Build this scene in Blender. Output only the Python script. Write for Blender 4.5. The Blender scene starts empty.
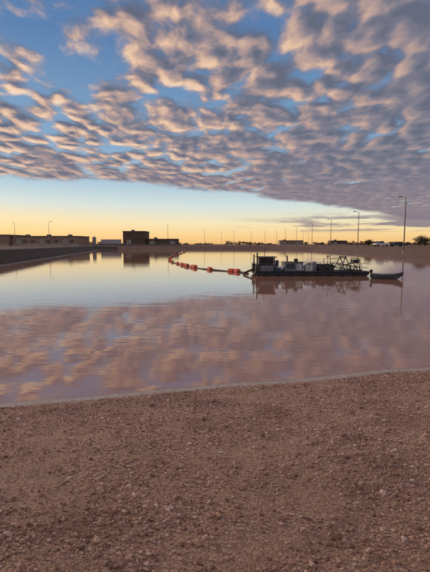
import bpy, math, random
import numpy as np
from mathutils import Vector, Matrix, noise as mn
random.seed(4); rng=np.random.default_rng(7)
S=bpy.context.scene
S.view_settings.view_transform='Standard'; S.view_settings.look='None'; S.view_settings.exposure=0

# ------------------------------------------------------------ node helpers
class NT:
    def __init__(s,tree): s.t=tree; s.n=tree.nodes; s.l=tree.links
    def set(s,inp,v):
        if hasattr(v,'is_output') or isinstance(v,bpy.types.NodeSocket): s.l.new(v,inp)
        else: inp.default_value=v
    def node(s,typ,ins={},**kw):
        n=s.n.new(typ)
        for k,v in kw.items(): setattr(n,k,v)
        for k,v in ins.items(): s.set(n.inputs[k],v)
        return n
    def m(s,op,a,b=0.0,c=0.0,clamp=False):
        n=s.n.new('ShaderNodeMath'); n.operation=op; n.use_clamp=clamp
        s.set(n.inputs[0],a); s.set(n.inputs[1],b); s.set(n.inputs[2],c); return n.outputs[0]
    def vm(s,op,a,b=(0,0,0)):
        n=s.n.new('ShaderNodeVectorMath'); n.operation=op
        s.set(n.inputs[0],a)
        if op=='SCALE': s.set(n.inputs[3],b)
        else: s.set(n.inputs[1],b)
        return n.outputs[0]
    def noise(s,vec,scale,detail=3,rough=.5,dims='3D',dist=0.0):
        n=s.n.new('ShaderNodeTexNoise'); n.noise_dimensions=dims
        s.set(n.inputs['Vector'],vec); n.inputs['Scale'].default_value=scale
        n.inputs['Detail'].default_value=detail; n.inputs['Roughness'].default_value=rough
        n.inputs['Distortion'].default_value=dist
        return n
    def sm(s,v,a,b,lo=0.0,hi=1.0,kind='SMOOTHSTEP'):
        n=s.n.new('ShaderNodeMapRange'); n.interpolation_type=kind; n.clamp=True
        s.set(n.inputs[0],v); s.set(n.inputs[1],a); s.set(n.inputs[2],b); s.set(n.inputs[3],lo); s.set(n.inputs[4],hi)
        return n.outputs[0]
    def mix(s,f,a,b,blend='MIX'):
        n=s.n.new('ShaderNodeMix'); n.data_type='RGBA'; n.blend_type=blend
        s.set(n.inputs[0],f)
        for i,v in ((6,a),(7,b)):
            if isinstance(v,tuple) and len(v)==3: v=(*v,1)
            s.set(n.inputs[i],v)
        return n.outputs[2]
    def ramp(s,f,stops,interp='LINEAR'):
        n=s.n.new('ShaderNodeValToRGB'); n.color_ramp.interpolation=interp
        e=n.color_ramp.elements
        while len(e)<len(stops): e.new(.5)
        for el,(p,c) in zip(e,stops): el.position=p; el.color=(*c,1)
        s.set(n.inputs[0],f); return n.outputs[0]

def newmat(name):
    m=bpy.data.materials.new(name); m.use_nodes=True
    nt=NT(m.node_tree); bs=m.node_tree.nodes['Principled BSDF']
    return m,nt,bs
def simple(name,col,rough=.7,metal=0.0,var=.25,scale=3.0):
    m,nt,bs=newmat(name)
    tc=nt.node('ShaderNodeTexCoord').outputs['Object']
    n=nt.noise(tc,scale,5,.65).outputs[0]
    dark=tuple(c*(1-var) for c in col); lite=tuple(min(1,c*(1+var)) for c in col)
    c=nt.ramp(n,[(.3,dark),(.7,lite)])
    nt.set(bs.inputs['Base Color'],c); bs.inputs['Roughness'].default_value=rough; bs.inputs['Metallic'].default_value=metal
    b=nt.node('ShaderNodeBump',{'Height':n,'Strength':.15,'Distance':.02}).outputs[0]
    nt.set(bs.inputs['Normal'],b)
    return m

# ------------------------------------------------------------ mesh builder
class B:
    def __init__(s): s.v=[]; s.f=[]; s.m=[]
    def add(s,vs,fs,m=0):
        o=len(s.v); s.v+= [tuple(v) for v in vs]; s.f+=[tuple(i+o for i in f) for f in fs]; s.m+=[m]*len(fs)
    def box(s,x0,x1,y0,y1,z0,z1,m=0):
        vs=[(x,y,z) for z in (z0,z1) for x,y in ((x0,y0),(x1,y0),(x1,y1),(x0,y1))]
        s.add(vs,[(3,2,1,0),(4,5,6,7),(0,1,5,4),(1,2,6,5),(2,3,7,6),(3,0,4,7)],m)
    def cyl(s,p,q,r,r2=None,m=0,n=8):
        r2=r if r2 is None else r2
        p=Vector(p);q=Vector(q);d=(q-p).normalized()
        a=d.orthogonal().normalized(); b=d.cross(a)
        vs=[p+a*math.cos(t)*r+b*math.sin(t)*r for t in [2*math.pi*i/n for i in range(n)]]
        vs+=[q+a*math.cos(t)*r2+b*math.sin(t)*r2 for t in [2*math.pi*i/n for i in range(n)]]
        fs=[(i,(i+1)%n,n+(i+1)%n,n+i) for i in range(n)]+[tuple(range(n-1,-1,-1)),tuple(range(n,2*n))]
        s.add(vs,fs,m)
    def loft(s,secs,m=0,cap=True):
        n=len(secs[0]); vs=[v for sec in secs for v in sec]; fs=[]
        for k in range(len(secs)-1):
            for i in range(n):
                fs.append((k*n+i,k*n+(i+1)%n,(k+1)*n+(i+1)%n,(k+1)*n+i))
        if cap: fs+= [tuple(range(n-1,-1,-1)),tuple((len(secs)-1)*n+i for i in range(n))]
        s.add(vs,fs,m)
    def mesh(s,name,mats,bevel=0):
        me=bpy.data.meshes.new(name); me.from_pydata(s.v,[],s.f)
        for m in mats: me.materials.append(m)
        me.polygons.foreach_set('material_index',s.m); me.update(); return me
    def obj(s,name,mats,parent=None,loc=(0,0,0),rot=0,bevel=0):
        o=bpy.data.objects.new(name,s.mesh(name,mats)); S.collection.objects.link(o)
        o.location=loc; o.rotation_euler[2]=rot
        if parent: o.parent=parent
        if bevel:
            b=o.modifiers.new('bevel','BEVEL'); b.width=bevel; b.segments=2; b.limit_method='ANGLE'
        return o
def empty(name,loc=(0,0,0),rot=0):
    e=bpy.data.objects.new(name,None); S.collection.objects.link(e); e.location=loc; e.rotation_euler[2]=rot; e.empty_display_size=.1; return e
def npmesh(name,V,F,mats,attr=None,smooth=False):
    k=F.shape[1]
    me=bpy.data.meshes.new(name); me.vertices.add(len(V)); me.vertices.foreach_set('co',V.astype(np.float32).ravel())
    me.loops.add(F.size); me.loops.foreach_set('vertex_index',F.astype(np.int32).ravel())
    me.polygons.add(len(F)); me.polygons.foreach_set('loop_start',np.arange(0,F.size,k,dtype=np.int32))
    if attr:
        for an,vals in attr.items():
            a=me.attributes.new(an,'FLOAT','POINT'); a.data.foreach_set('value',np.asarray(vals,dtype=np.float32))
    for m in mats: me.materials.append(m)
    me.update(calc_edges=True); me.validate()
    me.polygons.foreach_set('use_smooth',[smooth]*len(me.polygons))
    o=bpy.data.objects.new(name,me); S.collection.objects.link(o); return o

# ------------------------------------------------------------ terrain around the pond
OUT=[(-24,2.8),(-15,4.8),(-8,6.6),(-4.1,7.45),(-2.28,7.86),(-.31,8.42),(1.885,8.87),(3.89,9.47),(5.23,9.8),(12,12),(22,15.5),(29,20.5),
 (32,32),(33.5,50),(35.5,66),(41,104),(43.5,150),(43,200),(37,226),(20,235),(-20,236),(-48,233),(-60,222),(-58,203),(-52,179),(-40,113),(-29.8,56.6),(-27,30),(-28,12),(-28,5)]
def catmull(P,n=40):
    r=[];N=len(P)
    for i in range(N):
        a,b,c,d=[np.array(P[(i+k)%N],float) for k in (-1,0,1,2)]
        L=max(2,int(np.linalg.norm(c-b)/.1))
        for k in range(L):
            t=k/L; r.append(.5*((2*b)+(-a+c)*t+(2*a-5*b+4*c-d)*t*t+(-a+3*b-3*c+d)*t**3))
    return np.array(r)
den=catmull(OUT)
def smoothloop(P,k):
    ker=np.ones(2*k+1)/(2*k+1)
    E=np.vstack([P[-k:],P,P[:k]])
    return np.stack([np.convolve(E[:,i],ker,'valid') for i in range(2)],1)
sm1=smoothloop(den,30)
den=smoothloop(den,6)
T=np.roll(sm1,-25,0)-np.roll(sm1,25,0); T/=np.linalg.norm(T,axis=1)[:,None]
NR=np.stack([T[:,1],-T[:,0]],1)
idx=[];last=None
for i,p in enumerate(den):
    sp=.12 if (abs(p[0])<9 and p[1]<14) else (.6 if abs(p[0])<20 and p[1]<20 else 1.8)
    if last is None or np.linalg.norm(p-last)>=sp: idx.append(i); last=p
OL=den[idx]; ON=NR[idx]; N=len(OL)
for i in range(N):
    if OL[i][1]<16: OL[i]=OL[i]+ON[i]*(.10*mn.noise(Vector((OL[i][0]*.7,0,2)))+.04*mn.noise(Vector((OL[i][0]*2.7,0,7))))
offs=[-4,-2,-1,-.5,-.2,-.08,0,.04,.09,.16,.25,.35]+list(np.arange(.47,9,.12))+[9.5,10,11,12,13,15,18,25,40,80,160,400,1000,5000]
offs=np.array(offs); R=len(offs)
CEN=np.array([0,110.0])
def widths(p,n):
    if n[0]<-.5 and p[1]>12: return 4.0
    if p[1]<40 and n[1]<-.3: return 12.0
    if n[0]>.5: return 9.0
    return 8.0
W=np.array([widths(OL[i],ON[i]) for i in range(N)])
k=8; W=np.convolve(np.concatenate([W[-k:],W,W[:k]]),np.ones(2*k+1)/(2*k+1),'valid')
def prof(o,w):
    if o<=0: return o*.45
    if o<.09: return o*.9
    z0=.08
    if o<.35: return z0+(o-.09)*.12
    z1=z0+.031
    return min(2.0,z1+(o-.35)*(2-z1)/(w-.35))
V=np.zeros((R,N,3)); SD=np.zeros((R,N)); LN=np.zeros((R,N))
for j,o in enumerate(offs):
    for i in range(N):
        p=OL[i]+ON[i]*min(o,15)
        if o>15:
            d=OL[i]-CEN; d/=np.linalg.norm(d); p=p+d*(o-15)
        z=prof(o,W[i])
        if .2<o<14:
            fx=min(1,(o-.2)/.8)
            z+=fx*(.035*mn.noise(Vector((p[0]*.5,p[1]*.5,0)))+.02*mn.noise(Vector((p[0]*2.1,p[1]*2.1,3)))+.014*mn.noise(Vector((p[0]*6,p[1]*6,5))))
        elif o>=15 and o<500: z+=.25*mn.noise(Vector((p[0]*.03,p[1]*.03,9)))-.02
        V[j,i]=(p[0],p[1],z); SD[j,i]=o
        LN[j,i]=1.0 if (ON[i][0]<-.5 and p[1]>10 and o<W[i]) else 0
a=np.arange(R-1)[:,None]*N+np.arange(N)[None,:]; b=np.arange(R-1)[:,None]*N+(np.arange(N)[None,:]+1)%N
F=np.stack([a,b,b+N,a+N],-1).reshape(-1,4)[:, ::-1]

def gz(x,y):
    d=np.hypot(V[...,0]-x,V[...,1]-y); return float(V[...,2].flat[d.argmin()])

def groundvar(nt,geo,col):
    # damp patches and a darker, uneven strip of ground nearest the camera
    gy=nt.node('ShaderNodeSeparateXYZ',{0:geo}).outputs[1]
    damp=nt.sm(nt.noise(geo,.9,4,.6).outputs[0],.48,.66)
    col=nt.mix(nt.m('MULTIPLY',damp,.5),col,(.54,.49,.46),'MULTIPLY')
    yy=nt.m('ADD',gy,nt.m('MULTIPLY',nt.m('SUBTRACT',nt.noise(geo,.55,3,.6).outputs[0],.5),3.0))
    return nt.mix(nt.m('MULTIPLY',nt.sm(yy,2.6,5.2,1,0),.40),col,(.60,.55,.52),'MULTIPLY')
gm,nt,bs=newmat('gravel_ground')
geo=nt.node('ShaderNodeNewGeometry').outputs['Position']
gy=nt.node('ShaderNodeSeparateXYZ',{0:geo}).outputs[1]
sd=nt.node('ShaderNodeAttribute',attribute_name='shore').outputs['Fac']
ln=nt.node('ShaderNodeAttribute',attribute_name='liner').outputs['Fac']
n2=nt.noise(geo,26,6,.7).outputs[0]; n3=nt.noise(geo,140,3,.6).outputs[0]
vo=nt.node('ShaderNodeTexVoronoi',{'Vector':geo,'Scale':62.0}); 
col=nt.ramp(n2,[(.3,(.17,.10,.062)),(.5,(.36,.225,.15)),(.72,(.53,.37,.265))])
vs=nt.node('ShaderNodeSeparateColor',{0:vo.outputs['Color']}).outputs[0]
peb=nt.ramp(vs,[(0,(.16,.095,.062)),(.45,(.38,.235,.16)),(.8,(.52,.36,.26)),(1,(.66,.52,.41))])
col=nt.mix(.55,col,peb)
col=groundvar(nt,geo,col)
far=nt.noise(geo,.05,5,.6).outputs[0]
plain=nt.ramp(far,[(.35,(.10,.062,.038)),(.6,(.18,.115,.07))])
bankc=nt.ramp(nt.noise(geo,.7,5,.7).outputs[0],[(.35,(.10,.062,.045)),(.65,(.20,.125,.09))])
col=nt.mix(nt.sm(gy,18,45),col,bankc)
col=nt.mix(nt.sm(sd,10,22),col,plain)
wob=nt.m('ADD',sd,nt.m('MULTIPLY',nt.m('SUBTRACT',nt.noise(geo,2.2,4,.7).outputs[0],.5),.6))
silt=nt.ramp(nt.noise(geo,9,4,.6).outputs[0],[(.3,(.22,.19,.17)),(.7,(.40,.355,.325))])
col=nt.mix(nt.m('MULTIPLY',nt.sm(wob,.38,.60,1,0),nt.sm(gy,14,30,1,.0)),col,silt)
wet=nt.sm(sd,.05,.18,1,0)
col=nt.mix(wet,col,(.07,.05,.042))
lin=nt.ramp(nt.noise(geo,1.5,5,.7).outputs[0],[(.35,(.022,.018,.016)),(.7,(.060,.048,.041))])
col=nt.mix(nt.sm(ln,.4,.6),col,lin)
nt.set(bs.inputs['Base Color'],col)
nt.set(bs.inputs['Roughness'],nt.sm(wet,0,1,.9,.35)); bs.inputs['Specular IOR Level'].default_value=.3
h=nt.m('ADD',nt.m('MULTIPLY',vo.outputs['Distance'],-.9),nt.m('ADD',nt.m('MULTIPLY',n2,1.0),nt.m('MULTIPLY',n3,.35)))
nearm=nt.sm(wob,.22,.5,.15,1)
nt.set(bs.inputs['Normal'],nt.node('ShaderNodeBump',{'Height':h,'Strength':nearm,'Distance':.024}).outputs[0])
ground=npmesh('ground',V.reshape(-1,3),F,[gm],{'shore':SD.ravel(),'liner':LN.ravel()},True)

# ------------------------------------------------------------ gravel stones
def ico(sub):
    import bmesh
    bm=bmesh.new(); bmesh.ops.create_icosphere(bm,subdivisions=sub,radius=1)
    v=np.array([x.co[:] for x in bm.verts]); f=np.array([[q.index for q in x.verts] for x in bm.faces]); bm.free(); return v,f
def stones(count,sub,rmin,rmed,sig,rmax,sdmin=.38):
    tv,tf=ico(sub); near=[i for i in range(N-1) if abs(OL[i][0])<8.6 and OL[i][1]<13 and abs(OL[i+1][0]-OL[i][0])<.3]
    near=np.array(near); vs=[];fs=[];at=[];o=0;made=0
    j0=int(np.searchsorted(offs,sdmin)); j1=int(np.searchsorted(offs,7.6))
    while made<count:
        i=int(rng.choice(near)); j=int(rng.integers(j0,j1)); u,v=rng.random(2)
        p=(V[j,i]*(1-u)*(1-v)+V[j,i+1]*u*(1-v)+V[j+1,i]*(1-u)*v+V[j+1,i+1]*u*v)
        if p[1]<1.5 or abs(p[0])>.58*p[1]+.5: continue
        dn=.45+1.1*mn.noise(Vector((p[0]*.8,p[1]*1.3,1)))+.6*mn.noise(Vector((p[0]*3,p[1]*3,4)))
        if rng.random()>dn+.1+.04*p[1]: continue
        r=min(rmax,max(rmin,rmed*math.exp(sig*rng.normal())))
        q=tv*(1+.28*(rng.random(len(tv))[:,None]-.5)*2)*np.array([1,rng.uniform(.65,1),rng.uniform(.45,.8)])*r
        th=rng.random()*6.28; tl=rng.normal()*.3; c,s=math.cos(th),math.sin(th); c2,s2=math.cos(tl),math.sin(tl)
        M=np.array([[c,-s,0],[s,c,0],[0,0,1]])@np.array([[1,0,0],[0,c2,-s2],[0,s2,c2]])
        q=q@M.T+p+np.array([0,0,r*.3]); vs.append(q); fs.append(tf+o); o+=len(tv); at.append(np.full(len(tv),rng.random())); made+=1
    return np.vstack(vs),np.vstack(fs),np.concatenate(at)
sets=[stones(60000,1,.0035,.007,.42,.016),stones(3600,2,.012,.0155,.3,.04)]
o=0;VV=[];FF=[];AA=[]
for v,f,at in sets: VV.append(v);FF.append(f+o);AA.append(at);o+=len(v)
stm,nt,bs=newmat('gravel_stone')
rv=nt.node('ShaderNodeAttribute',attribute_name='rnd').outputs['Fac']; geo=nt.node('ShaderNodeNewGeometry').outputs['Position']
c=nt.ramp(rv,[(0,(.15,.085,.058)),(.3,(.35,.205,.14)),(.6,(.50,.32,.225)),(.85,(.60,.43,.325)),(.97,(.63,.51,.42)),(1,(.68,.58,.5))])
nn=nt.noise(geo,90,4,.6).outputs[0]
c=nt.mix(.5,c,nt.ramp(nn,[(.3,(.5,.45,.42)),(.7,(1,1,1))]),'MULTIPLY')
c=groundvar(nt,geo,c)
nt.set(bs.inputs['Base Color'],c); bs.inputs['Roughness'].default_value=.85; bs.inputs['Specular IOR Level'].default_value=.3
nt.set(bs.inputs['Normal'],nt.node('ShaderNodeBump',{'Height':nn,'Strength':.5,'Distance':.003}).outputs[0])
npmesh('gravel',np.vstack(VV),np.vstack(FF),[stm],{'rnd':np.concatenate(AA)})

# ------------------------------------------------------------ water
wm,nt,bs=newmat('pond_water')
geo=nt.node('ShaderNodeNewGeometry').outputs['Position']
mp=nt.node('ShaderNodeMapping',{'Vector':geo,'Scale':(.55,1.3,1),'Rotation':(0,0,.12)}).outputs[0]
a1=nt.noise(mp,.9,3,.5).outputs[0]; a2=nt.noise(mp,6,3,.55).outputs[0]
patch=nt.sm(nt.noise(geo,.09,3,.5).outputs[0],.4,.65,.3,1)
hh=nt.m('ADD',nt.m('MULTIPLY',a1,.7),nt.m('MULTIPLY',nt.m('MULTIPLY',a2,.14),patch))
nt.set(bs.inputs['Normal'],nt.node('ShaderNodeBump',{'Height':hh,'Strength':.4,'Distance':.020}).outputs[0])
nt.set(bs.inputs['Base Color'],nt.ramp(nt.noise(geo,.3,3).outputs[0],[(.3,(.28,.14,.08)),(.7,(.34,.18,.11))]))
bs.inputs['Roughness'].default_value=.025; bs.inputs['IOR'].default_value=2.05
wv=[(*(OL[i]+ON[i]*.35),0.0) for i in range(0,N)]
me=bpy.data.meshes.new('water'); me.from_pydata(wv+[(0,110,0)],[],[(i,(i+1)%N,N) for i in range(N)]); me.materials.append(wm)
S.collection.objects.link(bpy.data.objects.new('water',me))

# ------------------------------------------------------------ materials
steel=simple('dark_steel',(.045,.045,.048),.55,.3); rust=simple('rusty_steel',(.11,.055,.035),.8); hullm=simple('hull_paint',(.03,.032,.036),.5)
grey=simple('grey_paint',(.24,.25,.26),.55,var=.3,scale=2)
white=simple('white_paint',(.62,.62,.60),.5,var=.15); orange=simple('orange_float_plastic',(.55,.07,.03),.6,var=.3,scale=1.2)
rubber=simple('black_rubber',(.02,.02,.02),.8); alu=simple('aluminium',(.30,.31,.32),.45,.4); blue=simple('blue_paint',(.05,.09,.16),.5)
tan=simple('tan_stucco',(.30,.21,.15),.9,var=.12,scale=.4); brown=simple('brown_cladding',(.12,.075,.055),.85,var=.15,scale=.4)
roofm=simple('roof_metal',(.16,.13,.12),.7); conc=simple('concrete',(.40,.36,.32),.9,var=.12); galv=simple('galvanised_steel',(.10,.10,.105),.5,.5)
bark=simple('bark',(.06,.045,.035),.95)
def glassm(name,col=(.02,.025,.03)):
    m,nt,bs=newmat(name); tc=nt.node('ShaderNodeTexCoord').outputs['Object']
    nt.set(bs.inputs['Base Color'],nt.ramp(nt.noise(tc,2).outputs[0],[(.3,col),(.7,tuple(x*1.6 for x in col))])); bs.inputs['Roughness'].default_value=.08; return m
glass=glassm('window_glass')
lampglass=simple('lamp_lens',(.5,.5,.48),.3)

# ------------------------------------------------------------ dredge
D=empty('dredge_barge',(3.7,40.2,0),math.radians(1.5)); D.scale=(.965,1,.82)
b=B()
def hull(b,x0,x1,y0,y1,zb,zt,r,m=0):
    b.loft([[(x0,y0,zt),(x0,y1,zt),(x0+.02,y1,zt*.5),(x0+.02,y0,zt*.5)],[(x0+r,y0,zt),(x0+r,y1,zt),(x0+r,y1,zb),(x0+r,y0,zb)],
            [(x1-r,y0,zt),(x1-r,y1,zt),(x1-r,y1,zb),(x1-r,y0,zb)],[(x1,y0,zt),(x1,y1,zt),(x1-.02,y1,zt*.5),(x1-.02,y0,zt*.5)]],m)
hull(b,0,11.2,-1.7,-.55,-.3,.52,.6); hull(b,0,11.2,.55,1.7,-.3,.52,.6); b.box(.5,8.6,-.54,.54,-.2,.49)
for x in np.arange(1,11,1.25): b.cyl((x,-1.72,.1),(x,-1.78,.1),.21,m=1,n=14)
b.box(.0,11.2,-1.76,-1.705,.44,.56,1)
b.obj('hull',[hullm,rubber],D)
b=B()
for x in np.arange(.1,11.2,1.03):
    for y in (-1.62,1.62):
        if 2.2<x<3.0 and y<0: continue
        b.cyl((x,y,.5),(x,y,1.42),.022,n=6)
for y in (-1.62,1.62):
    for z in (.95,1.42): b.cyl((.1,y,z),(11.1,y,z),.018,n=6)
for x in (.1,11.1):
    for z in (.95,1.42): b.cyl((x,-1.62,z),(x,1.62,z),.018,n=6)
b.obj('railing',[galv],D)
b=B()   # control cabin
cx0,cx1=.55,2.0
for x in (cx0,cx1):
    for y in (-.85,.85): b.box(x-.05,x+.05,y-.05,y+.05,.52,2.1)
b.box(cx0+.05,cx1-.05,-.83,-.79,.52,1.15,3); b.box(cx0+.05,cx1-.05,.79,.83,.52,1.15)
b.box(cx0-.03,cx0+.01,-.8,.8,.52,1.15); b.box(cx1-.01,cx1+.03,-.8,.8,.52,1.15)
b.box(1.24,1.30,-.84,-.78,1.15,2.1)
b.box(cx0-.22,cx1+.22,-1.05,1.05,2.1,2.19,1)
b.box(cx0+.06,cx1-.06,-.80,-.785,1.15,2.1,2); b.box(cx0-.01,cx0+.0,-.78,.78,1.15,2.1,2)
b.obj('control_cabin',[steel,roofm,glass,grey],D)
b=B()
b.cyl((.25,-1.3,-.5),(.25,-1.3,2.7),.075,n=10); b.cyl((.25,1.3,-.5),(.25,1.3,2.4),.075,n=10); b.box(.1,.4,-1.5,-1.1,.52,1.3); b.box(.1,.4,1.1,1.5,.52,1.3)
b.cyl((1.2,.4,2.19),(1.2,.4,3.0),.025,n=6); b.cyl((.95,.4,2.8),(1.45,.4,2.8),.015,n=6); b.box(1.12,1.28,.32,.48,3.0,3.1)
b.obj('spuds_and_mast',[steel],D)
b=B()   # engine house
b.box(3.1,4.9,-.75,.75,.52,1.5,0); b.box(3.0,5.0,-.85,.85,1.5,1.57,1)
for i in range(6): b.box(3.25+i*.14,3.33+i*.14,-.775,-.75,.8,1.3,2)
b.box(4.25,4.75,-.78,-.752,.62,1.4,3)
b.cyl((3.5,.2,1.57),(3.5,.2,2.15),.07,m=2); b.cyl((3.5,.2,2.15),(3.38,.2,2.3),.07,m=2); b.cyl((4.3,-.2,1.57),(4.3,-.2,1.85),.18,m=2,n=12); b.cyl((4.3,-.2,1.85),(4.3,-.2,1.93),.24,m=2,n=12)
b.obj('engine_house',[grey,roofm,rubber,white],D)
b=B()
b.cyl((2.35,-.5,.85),(2.95,-.5,.85),.28,m=1,n=16); b.box(5.2,5.9,-.6,.3,.52,1.15,1); b.box(6.0,6.4,-.2,.5,.52,1.55,0); b.box(5.25,5.85,-.55,.25,1.15,1.22,0)
b.cyl((2.55,.8,.52),(2.55,.8,1.7),.2,m=2,n=12); b.box(2.1,2.5,-1.5,-1.1,.52,.95,2)
b.obj('tanks_and_lockers',[grey,white,blue],D)
b=B()   # winches & pump
for x in (6.9,7.7):
    b.cyl((x,-.6,.95),(x,.6,.95),.22,n=14); b.cyl((x,-.65,.95),(x,-.6,.95),.38,n=16); b.cyl((x,.6,.95),(x,.65,.95),.38,n=16)
    b.box(x-.3,x+.3,-.72,-.67,.52,1.1); b.box(x-.3,x+.3,.67,.72,.52,1.1)
b.cyl((5.1,.9,.85),(8.4,.9,.95),.13,m=1,n=12); b.cyl((6.0,.6,.95),(6.0,1.2,.95),.42,m=1,n=18)
b.cyl((0.3,.9,.7),(5.1,.9,.85),.13,m=1,n=12); b.cyl((-.9,.75,.12),(.3,.9,.7),.13,m=1,n=12)
b.obj('winches_and_pump',[steel,rust],D)
b=B()   # A-frame gantry and cutter ladder
for y in (-1.05,1.05):
    b.cyl((8.5,y,.52),(9.1,y*.75,2.15),.05); b.cyl((9.7,y,.52),(9.1,y*.75,2.15),.05); b.cyl((8.78,y*.9,1.3),(9.42,y*.9,1.3),.03)
    b.cyl((7.5,y,.52),(7.5,y,1.9),.035); b.cyl((7.5,y,1.9),(9.0,y*.8,2.0),.025)
b.cyl((9.1,-.9,2.15),(9.1,.9,2.15),.08); b.cyl((9.1,0,2.1),(7.7,0,1.1),.015,n=5); b.cyl((9.1,0,2.1),(10.9,0,1.15),.015,n=5)
for y in (-.38,.38):
    b.cyl((7.9,y,.95),(10.9,y,.45),.05); b.cyl((7.9,y,1.4),(10.6,y,1.0),.04); b.cyl((10.6,y,1.0),(10.9,y,.45),.04)
    xs=np.linspace(7.9,10.6,8)
    for i in range(7):
        za=lambda x:.95-(x-7.9)*.162; zt=lambda x:1.4-(x-7.9)*.145
        if i%2: b.cyl((xs[i],y,za(xs[i])),(xs[i+1],y,zt(xs[i+1])),.025,n=6)
        else: b.cyl((xs[i],y,zt(xs[i])),(xs[i+1],y,za(xs[i+1])),.025,n=6)
b.cyl((10.85,0,.45),(11.3,0,.1),.3,.12,n=12)
for y in (-1.2,1.2): b.cyl((10.4,y,.52),(10.4,y,1.9),.05)
b.cyl((10.4,-1.2,1.9),(10.4,1.2,1.9),.05); b.box(10.1,10.7,-.25,.25,1.4,1.8)
for t in np.linspace(0,2*math.pi,14): b.cyl((9.6+.42*math.cos(t),-1.0,1.05+.42*math.sin(t)),(9.6+.42*math.cos(t+.45),-1.0,1.05+.42*math.sin(t+.45)),.05,n=6)
b.cyl((7.2,-1.2,.52),(7.2,-1.2,2.2),.03); b.box(7.08,7.32,-1.3,-1.1,2.2,2.32)
b.obj('gantry_and_cutter_ladder',[steel],D)

# ------------------------------------------------------------ jon boat
b=B()
def sec(x,w,zb,zt,t=.04): 
    return [(x,-w,zt),(x,-w*.78,zb),(x,w*.78,zb),(x,w,zt),(x,w-t,zt),(x,w*.78-t,zb+t),(x,-w*.78+t,zb+t),(x,-w+t,zt)]
b.loft([sec(-1.55,.60,.02,.46),sec(-.6,.68,-.08,.42),(sec(.6,.68,-.08,.47)),sec(1.2,.58,.10,.58),sec(1.65,.42,.38,.74)])
b.box(-1.56,-1.50,-.56,.56,.0,.46); b.box(1.61,1.67,-.40,.40,.42,.74)
for x in (-1.1,0,1.0): b.box(x-.14,x+.14,-.60,.60,.26,.30,1)
for y in (-1,1):
    pts=[(-1.55,.60,.46),(-.6,.68,.42),(.6,.68,.47),(1.2,.58,.58),(1.65,.42,.74)]
    for p,q in zip(pts,pts[1:]): b.cyl((p[0],y*p[1],p[2]+.01),(q[0],y*q[1],q[2]+.01),.03,m=1,n=6)
b.box(-1.75,-1.56,-.12,.12,.1,.62,2); b.box(-1.8,-1.54,-.15,.15,.6,.85,2)
boat=b.obj('small_boat',[simple('boat_hull',(.07,.07,.072),.5),alu,rubber],None,(14.85,35.6,0),math.radians(-30)); boat.scale=(.77,.85,.9)

# ------------------------------------------------------------ floating discharge pipeline
path=[(3.3,41.2),(2.5,44.0),(1.0,45.8),(-.94,48.6),(-3.3,53.9),(-5.1,60.4),(-7.2,68.8),(-8.6,78),(-9.9,95),(-10.1,112),(-10.6,135),(-10.9,158)]
pl=[]
for i in range(len(path)-1):
    P=[np.array(path[max(0,min(len(path)-1,i+k))],float) for k in (-1,0,1,2)]
    for k in range(30):
        t=k/30; a_,b_,c_,d_=P; pl.append(.5*((2*b_)+(-a_+c_)*t+(2*a_-5*b_+4*c_-d_)*t*t+(-a_+3*b_-3*c_+d_)*t**3))
pl=np.array(pl); arc=np.concatenate([[0],np.cumsum(np.linalg.norm(np.diff(pl,axis=0),axis=1))])
def at(s): return np.array([np.interp(s,arc,pl[:,0]),np.interp(s,arc,pl[:,1])])
pipe=empty('floating_dredge_pipeline')
b=B(); ss=np.arange(0,arc[-1],1.2); pts=[(*at(s),.03+.03*math.sin(s)) for s in ss]
b.loft([[(p[0]+.1*math.cos(t)*.9,p[1]+.1*math.cos(t)*.4,p[2]+.1*math.sin(t)) for t in np.linspace(0,2*math.pi,9)[:-1]] for p in pts])
b.obj('pipe',[rubber],pipe)
b=B()
fl=[2.7,3.7,7.6]; s=12.0
while s<arc[-1]-2:
    fl.append(s)
    if random.random()<.4: fl.append(s+1.0)
    s+=random.uniform(3.2,4.6)*(1+.035*max(0,s-15))
for s in fl:
    p=at(s);q=at(s+.85); z=.12+random.uniform(-.04,.04)
    d=(q-p)/np.linalg.norm(q-p); r=random.uniform(.22,.26)
    b.cyl((*(p),z),(*(p+d*.12),z),.16,r,n=14); b.cyl((*(p+d*.12),z),(*(p+d*.72),z),r,r,n=14); b.cyl((*(p+d*.72),z),(*(p+d*.85),z),r,.16,n=14)
b.obj('floats',[orange],pipe)

# ------------------------------------------------------------ street lamps
def lampmesh():
    b=B(); b.cyl((0,0,-.3),(0,0,.5),.28,m=1,n=12); b.cyl((0,0,.5),(0,0,11.6),.13,.075,n=10)
    pr=(0,0,11.5)
    for t in np.linspace(.2,1,6):
        q=(-1.0*t,0,11.5+.35*math.sin(t*1.5)); b.cyl(pr,q,.05,.045,n=6); pr=q
    b.loft([[(pr[0]+.1,-.10,pr[2]-.07),(pr[0]+.1,.10,pr[2]-.07),(pr[0]+.1,.10,pr[2]+.07),(pr[0]+.1,-.10,pr[2]+.07)],
            [(pr[0]-.3,-.2,pr[2]-.09),(pr[0]-.3,.2,pr[2]-.09),(pr[0]-.3,.16,pr[2]+.1),(pr[0]-.3,-.16,pr[2]+.1)],
            [(pr[0]-.75,-.12,pr[2]-.08),(pr[0]-.75,.12,pr[2]-.08),(pr[0]-.75,.1,pr[2]+.04),(pr[0]-.75,-.1,pr[2]+.04)]])
    b.box(pr[0]-.7,pr[0]-.2,-.11,.11,pr[2]-.13,pr[2]-.092,2)
    return b.mesh('street_lamp',[galv,conc,lampglass])
lm=lampmesh()
def lamp(x,y,r=0,sc=1):
    o=bpy.data.objects.new('street_lamp',lm); S.collection.objects.link(o); o.location=(x,y,gz(x,y)); o.rotation_euler[2]=r; o.scale=(sc,)*3
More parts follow.
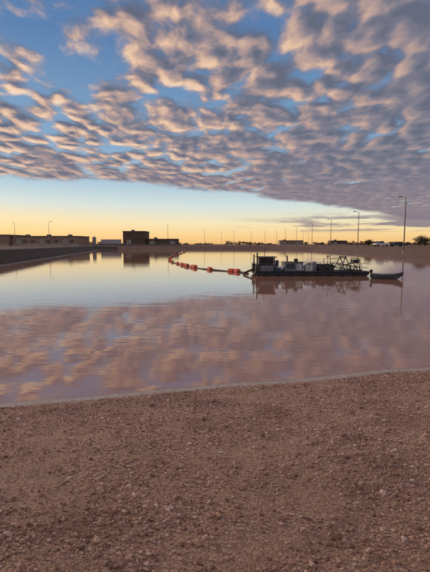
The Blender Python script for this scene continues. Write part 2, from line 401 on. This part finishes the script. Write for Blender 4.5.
for x,y,r,sc in [(44.6,98,.1,1.1),(46.1,134,.1,1.07),(47.9,172,.1,1.04),(49.5,212,.1,1),(50,255,.1,1),(51,300,.1,1),(52,350,.2,1),
          (-102,212,1.5,1.02),(-85,213,3.4,1.05),(-27.5,243,1.5,1.05),(12,262,1.5,.8),(24,275,1.5,.8),(36,300,2,.9),(-8,320,0,1),(6,380,0,1),(70,330,0,1),(90,400,0,1)]:
    lamp(x,y,r,sc)

# ------------------------------------------------------------ buildings
G=2.0
def industrial(name,x0,x1,y0,y1,h,wallm):
    e=empty(name,((x0+x1)/2,y0,G)); w=(x1-x0)/2; d=y1-y0
    b=B(); b.box(-w,w,0,d,-.5,h); b.obj('walls',[wallm],e)
    b=B(); b.box(-w-.3,w+.3,-.3,d+.3,h,h+.35); 
    for k in range(int(2*w/12)): b.box(-w+4+k*12,-w+6+k*12,d*.4,d*.4+2,h+.35,h+1.3)
    b.obj('roof',[roofm],e)
    b=B(); b.box(-w-.02,w+.02,-.06,-.003,-.5,1.0); b.obj('plinth',[conc],e)
    b=B(); k=0; x=-w+2
    while x<w-4:
        if k%3==0: b.box(x,x+3.2,-.10,-.065,0,min(3.6,h-1),1)
        else:
            b.box(x,x+1.8,-.05,-.004,min(1.9,h*.4),min(3.1,h*.65),0); b.box(x-.08,x+1.88,-.12,-.055,min(1.9,h*.4)-.12,min(1.9,h*.4),1)
            if h>6: b.box(x,x+1.8,-.05,-.004,5.0,6.2,0)
        x+=4.3; k+=1
    b.obj('windows_and_doors',[glass,simple('door_paint',(.33,.29,.25),.6)],e); return e
industrial('warehouse_building',-165,-112,225,250,5.8,tan)
industrial('warehouse_building',-111.5,-75,228,248,5.1,tan)
industrial('office_building',-58,-44,262,278,8.8,brown)
industrial('low_annex_building',-43.5,-24,264,276,4.0,brown)
industrial('storage_shed',62,84,395,407,4.2,tan)
industrial('storage_shed',104,118,372,382,3.8,brown)
b=B(); b.cyl((0,0,0),(0,0,4.9),1.0,n=24); b.cyl((0,0,4.9),(0,0,5.5),1.0,.3,n=24); b.cyl((1.15,0,0),(1.15,0,5.2),.06,n=6)
b.obj('storage_tank',[alu],None,(-71.5,246,G))
def trailer(x,y,r):
    b=B(); b.box(-6,6,-1.25,1.25,1.1,3.9,0)
    for i in range(24): b.box(-5.9+i*.5,-5.85+i*.5,-1.28,-1.252,1.15,3.85,0)
    b.box(-5.8,5.6,-.5,.5,.85,1.1,1); b.box(3.6,3.9,-1,-.8,0,.9,1); b.box(3.6,3.9,.8,1,0,.9,1)
    for xx in (-4.8,-3.6):
        b.cyl((xx,-1.2,.5),(xx,-.85,.5),.5,m=1,n=16); b.cyl((xx,.85,.5),(xx,1.2,.5),.5,m=1,n=16)
    b.obj('cargo_trailer',[simple('trailer_paint',(.42,.42,.42),.6),rubber],None,(x,y,G-.05),r)
trailer(-64,256,.05)

b=B(); L=[(OL[i]+ON[i]*4.6) for i in range(N) if ON[i][0]<-.5 and OL[i][1]>14]
L.sort(key=lambda p:p[1])
b.loft([[(p[0]-.15,p[1],G-.4),(p[0]+.15,p[1],G-.4),(p[0]+.15,p[1],G+.28),(p[0]-.15,p[1],G+.28)] for p in L])
b.obj('concrete_kerb_wall',[conc])
b=B(); b.box(-70,-20,245.5,245.8,1.5,2.9)
for x in np.arange(-70,-20,5): b.box(x-.15,x+.15,245.35,245.499,1.5,3.0)
b.obj('retaining_wall',[roofm])

# ------------------------------------------------------------ vehicles
def wheels(b,xs,w,r,m):
    for x in xs:
        for sy in (-1,1):
            b.cyl((x,sy*(w-.24),r),(x,sy*(w+.01),r),r,m=m,n=18); b.cyl((x,sy*(w+.01),r),(x,sy*(w+.03),r),r*.55,m=m+1,n=12)
def vehicle(name,body,loc,rot,kind):
    b=B(); w=.98
    def band(prof,hw,m): b.loft([[(x,-hw,z) for x,z in prof],[(x,hw,z) for x,z in prof]],m)
    if kind=='pickup':
        band([(-2.85,.45),(2.8,.42),(2.9,.75),(2.8,1.08),(1.5,1.2),(-2.85,1.22)],w,0)
        cab=[(-.75,1.2),(1.45,1.2),(.75,1.86),(-.55,1.9)]; 
    else:
        band([(-2.4,.4),(2.4,.4),(2.5,.75),(2.35,1.02),(1.3,1.12),(-2.4,1.12)],w,0)
        cab=[(-2.35,1.12),(1.25,1.12),(.5,1.72),(-2.05,1.76)]
    b.loft([[(x,-(w-.02 if z<1.3 else w-.2),z) for x,z in cab],[(x,(w-.02 if z<1.3 else w-.2),z) for x,z in cab]],2)
    z1=max(z for x,z in cab); xr=[x for x,z in cab if z>1.3]
    b.box(min(xr)-.03,max(xr)+.03,-(w-.19),w-.19,z1-.04,z1+.03,0)
    if kind=='pickup':
        for y in (-w+.02,w-.1): b.box(-2.84,-.78,y,y+.08,1.2,1.32,0)
        b.box(-2.9,-2.84,-w+.05,w-.05,.7,1.3,0)
    for xx in (min(xr),(min(xr)+max(xr))/2):
        for sy in (-1,1): b.cyl((xx,sy*(w-.03),1.18),(xx,sy*(w-.2),z1),.04,m=0,n=6)
    b.box(2.86,2.95,-.9,.9,.45,.62,1); b.box(-2.95 if kind=='pickup' else -2.47,-2.87 if kind=='pickup' else -2.4,-.9,.9,.45,.62,1)
    for sy in (-.75,.75): b.box(2.84,2.9,sy-.15,sy+.15,.78,.95,3)
    wheels(b,(-1.75,1.85) if kind=='pickup' else (-1.45,1.5),w,.4,1)
    b.obj(name,[body,rubber,glass,alu],None,loc,rot)
vehicle('parked_pickup_truck',simple('truck_white_paint',(.7,.7,.68),.3,var=.04),(60.0,150,gz(60.5,150)),math.radians(195),'pickup')
vehicle('parked_suv',simple('suv_dark_paint',(.04,.045,.05),.3),(69,158,gz(69,158)),math.radians(170),'suv')

# ------------------------------------------------------------ trees
def folmat(name,a,b_):
    m,nt,bs=newmat(name); r=nt.node('ShaderNodeAttribute',attribute_name='rnd').outputs['Fac']
    nt.set(bs.inputs['Base Color'],nt.ramp(r,[(0,a),(1,b_)])); bs.inputs['Roughness'].default_value=.9; return m
fol=folmat('winter_foliage',(.03,.03,.016),(.11,.08,.045))
def leaves(center,rad,n,size):
    cl=rng.normal(size=(max(4,n//22),3)); cl/=np.linalg.norm(cl,axis=1)[:,None]; cl=cl*(rng.random((len(cl),1))**.4)*np.array(rad)*.8
    p=cl[rng.integers(0,len(cl),n)]+rng.normal(size=(n,3))*np.array(rad)*.2
    p+=np.array(center)
    a=rng.normal(size=(n,3)); a/=np.linalg.norm(a,axis=1)[:,None]; t=rng.normal(size=(n,3)); bb=np.cross(a,t); bb/=np.linalg.norm(bb,axis=1)[:,None]
    s=size*rng.uniform(.5,1.3,(n,1)); a=a*s; bb=bb*s*.6
    v=np.stack([p-a,p+bb,p+a,p-bb],1).reshape(-1,3); return v,np.repeat(rng.random(n),4)
def distant(name,specs,n,size):
    VV=[];AA=[]
    for x,y,w,h in specs:
        v,r=leaves((x,y,G+h*.5),(w*.5,w*.5,h*.5),n,size); v[:,2]=np.maximum(v[:,2],G-.2); VV.append(v);AA.append(r)
    v=np.vstack(VV); npmesh(name,v,np.arange(len(v)).reshape(-1,4),[fol],{'rnd':np.concatenate(AA)})
sp=[]
for i in range(330):
    x=rng.uniform(-420,520); y=rng.uniform(480,640)
    h=rng.uniform(1.8,4.6)*(1.0+.7*mn.noise(Vector((x*.02,0,0)))); sp.append((x,y,rng.uniform(5,14),h))
for i in range(36):
    x=rng.uniform(120,300); y=rng.uniform(300,460); sp.append((x,y,rng.uniform(3,8),rng.uniform(1.8,4)))
distant('distant_trees',sp,100,.6)
def tree(x,y,h,w):
    z=gz(x,y); e=empty('bare_bushy_tree',(x,y,z))
    b=B(); b.cyl((0,0,-.2),(0,0,h*.45),.16,.1)
    for k in range(9):
        t=k*2.4; zz=h*(.2+.04*k); q=(math.cos(t)*w*.33,math.sin(t)*w*.33,zz+h*.3); b.cyl((0,0,zz),q,.07,.03,n=6)
        b.cyl(q,(q[0]*1.4,q[1]*1.3,q[2]+h*.15),.03,.012,n=5)
    b.obj('trunk_and_limbs',[bark],e)
    v,r=leaves((0,0,h*.6),(w*.5,w*.5,h*.42),1300,.16); v[:,2]=np.maximum(v[:,2],.1)
    o=npmesh('crown',v,np.arange(len(v)).reshape(-1,4),[fol],{'rnd':r}); o.parent=e
for t in [(74,150,4.2,5),(79,156,3.6,4.5),(83,149,3.9,5.5),(66,178,3.0,4),(90,170,4.4,5)]: tree(*t)

# ------------------------------------------------------------ sky
AZ=-55; EL=5
w=bpy.data.worlds.new('World'); S.world=w; w.use_nodes=True
w.cycles.sampling_method='MANUAL'; w.cycles.sample_map_resolution=512
nt=NT(w.node_tree); nt.n.clear()
out=nt.node('ShaderNodeOutputWorld'); bg=nt.node('ShaderNodeBackground'); nt.l.new(bg.outputs[0],out.inputs[0])
sky=nt.node('ShaderNodeTexSky',sky_type='NISHITA'); sky.sun_disc=False; sky.sun_elevation=math.radians(EL); sky.sun_rotation=math.radians(AZ)
d=nt.node('ShaderNodeTexCoord').outputs['Generated']
sx=nt.node('ShaderNodeSeparateXYZ',{0:d}); dx,dy,dz=sx.outputs
zc=nt.m('ADD',nt.m('MAXIMUM',dz,0),.08)
X=nt.m('DIVIDE',dx,zc); Y=nt.m('DIVIDE',dy,zc)
P=nt.node('ShaderNodeCombineXYZ',{0:X,1:nt.m('MULTIPLY',Y,.70)}).outputs[0]
K=9.0
grad=nt.ramp(nt.m('MAXIMUM',dz,0),[(0,(.86,.49,.20)),(.022,(.93,.64,.29)),(.05,(.88,.76,.49)),(.09,(.62,.72,.71)),(.135,(.40,.56,.68)),(.22,(.21,.37,.57)),(.42,(.09,.20,.41)),(1,(.07,.15,.34))])
sunv=(math.sin(math.radians(AZ)),math.cos(math.radians(AZ)),.03)
dt=nt.node('ShaderNodeVectorMath',{0:d,1:sunv},operation='DOT_PRODUCT').outputs['Value']
glow=nt.m('MULTIPLY',nt.sm(dt,.55,1,0,1),nt.sm(dz,0,.12,1,0))
grad=nt.mix(nt.m('MULTIPLY',glow,.6),grad,(1.0,.60,.23))
base=nt.mix(1.0,nt.vm('SCALE',grad,K),nt.vm('SCALE',sky.outputs[0],.12),'ADD')
sel=nt.sm(nt.noise(nt.vm('ADD',P,(9.1,4.4,0)),.9,2,.5,'2D').outputs[0],.44,.58)
def raw(Pv,det,rg):
    vo=nt.node('ShaderNodeTexVoronoi',{'Vector':Pv,'Scale':7.4,'Smoothness':.45},voronoi_dimensions='2D',feature='SMOOTH_F1').outputs['Distance']
    vb=nt.node('ShaderNodeTexVoronoi',{'Vector':Pv,'Scale':4.3},voronoi_dimensions='2D',feature='F1').outputs['Distance']
    vv=nt.m('ADD',nt.m('MULTIPLY',vo,nt.m('SUBTRACT',1.0,sel)),nt.m('MULTIPLY',vb,sel))
    fn=nt.noise(Pv,8.0,det,rg,'2D').outputs[0]
    r=nt.m('SUBTRACT',.80,nt.m('MULTIPLY',vv,.92))
    return nt.m('ADD',r,nt.m('MULTIPLY',nt.m('SUBTRACT',fn,.5),1.0))
wn=nt.noise(P,3.6,3,.5,'2D').outputs['Color']
PW=nt.vm('ADD',P,nt.vm('SCALE',nt.vm('SUBTRACT',wn,(.5,.5,.5)),.12))
cov=nt.noise(nt.vm('ADD',P,(3.7,1.2,0)),1.1,3,.5,'2D').outputs[0]
bias=nt.m('ADD',nt.m('MULTIPLY',nt.m('SUBTRACT',cov,.5),1.2),nt.m('ADD',nt.m('MULTIPLY',nt.sm(X,-.7,1.0,kind='LINEAR'),.42),nt.m('MULTIPLY',nt.sm(Y,1.5,3.1,kind='LINEAR'),.28)))
r0=nt.m('ADD',raw(PW,6,.57),bias)
r1=nt.m('ADD',raw(nt.vm('ADD',PW,(-.030,.042,0)),3,.5),bias)
wig=nt.m('MULTIPLY',nt.m('SUBTRACT',nt.noise(P,1.4,5,.6,'2D').outputs[0],.5),.7)
yed=nt.m('ADD',nt.m('MAXIMUM',nt.m('ADD',4.85,nt.m('MULTIPLY',X,.355)),nt.m('ADD',4.93,nt.m('MULTIPLY',X,.575))),wig)
edge=nt.sm(nt.m('SUBTRACT',yed,Y),-.05,.25)
dens=nt.m('MULTIPLY',nt.sm(r0,.27,.78),edge)
lit=nt.m('ADD',.41,nt.m('MULTIPLY',nt.m('SUBTRACT',r0,r1),1.6),clamp=True)
thick=nt.sm(r0,.75,1.35)
lit=nt.m('MULTIPLY',lit,nt.m('SUBTRACT',1.0,nt.m('MULTIPLY',thick,.42)))
side=nt.sm(X,-.8,1.4,1.0,.58)
lit=nt.m('MULTIPLY',lit,side)
cc=nt.ramp(lit,[(0,(.135,.145,.20)),(.26,(.22,.205,.255)),(.52,(.49,.34,.30)),(.78,(.84,.56,.38)),(1,(.97,.72,.52))])
farc=nt.sm(Y,2.8,5.5,0,.5); cc=nt.mix(farc,cc,(.30,.215,.24))
over=nt.sm(dz,.52,.72,1.0,2.9)  # unseen overhead clouds brightened, added as fill light for the ground
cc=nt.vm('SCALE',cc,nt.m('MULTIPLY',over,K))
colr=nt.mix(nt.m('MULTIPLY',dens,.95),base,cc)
az=nt.m('DIVIDE',dx,nt.m('MAXIMUM',dy,.05))
bn=nt.noise(nt.node('ShaderNodeCombineXYZ',{0:nt.m('MULTIPLY',az,3.0),1:nt.m('MULTIPLY',dz,45.0)}).outputs[0],1.6,4,.55,'2D').outputs[0]
bar=nt.m('MULTIPLY',nt.sm(bn,.40,.54),nt.m('MULTIPLY',nt.sm(dz,.024,.036),nt.sm(dz,.055,.075,1,0)))
bar=nt.m('MULTIPLY',bar,nt.m('MULTIPLY',nt.sm(az,.0,.3),nt.sm(dy,0,.2)))
colr=nt.mix(nt.m('MULTIPLY',bar,.9),colr,(.24*K,.20*K,.25*K))
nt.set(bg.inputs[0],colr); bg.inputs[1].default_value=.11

sun=bpy.data.lights.new('sun','SUN'); sun.energy=2.0; sun.angle=math.radians(1.5); sun.color=(1,.72,.48)
so=bpy.data.objects.new('sun',sun); S.collection.objects.link(so)
sv=Vector((math.sin(math.radians(AZ))*math.cos(math.radians(EL)),math.cos(math.radians(AZ))*math.cos(math.radians(EL)),math.sin(math.radians(EL))))
so.rotation_euler=sv.to_track_quat('Z','Y').to_euler(); so.location=(0,0,30)

cam=bpy.data.cameras.new('camera'); co=bpy.data.objects.new('camera',cam); S.collection.objects.link(co); S.camera=co
cam.sensor_fit='VERTICAL'; cam.sensor_height=36; cam.lens=26; cam.clip_end=20000; cam.clip_start=.05
co.location=(0,0,3.0); co.rotation_euler=(math.radians(90-5.8),0,0)
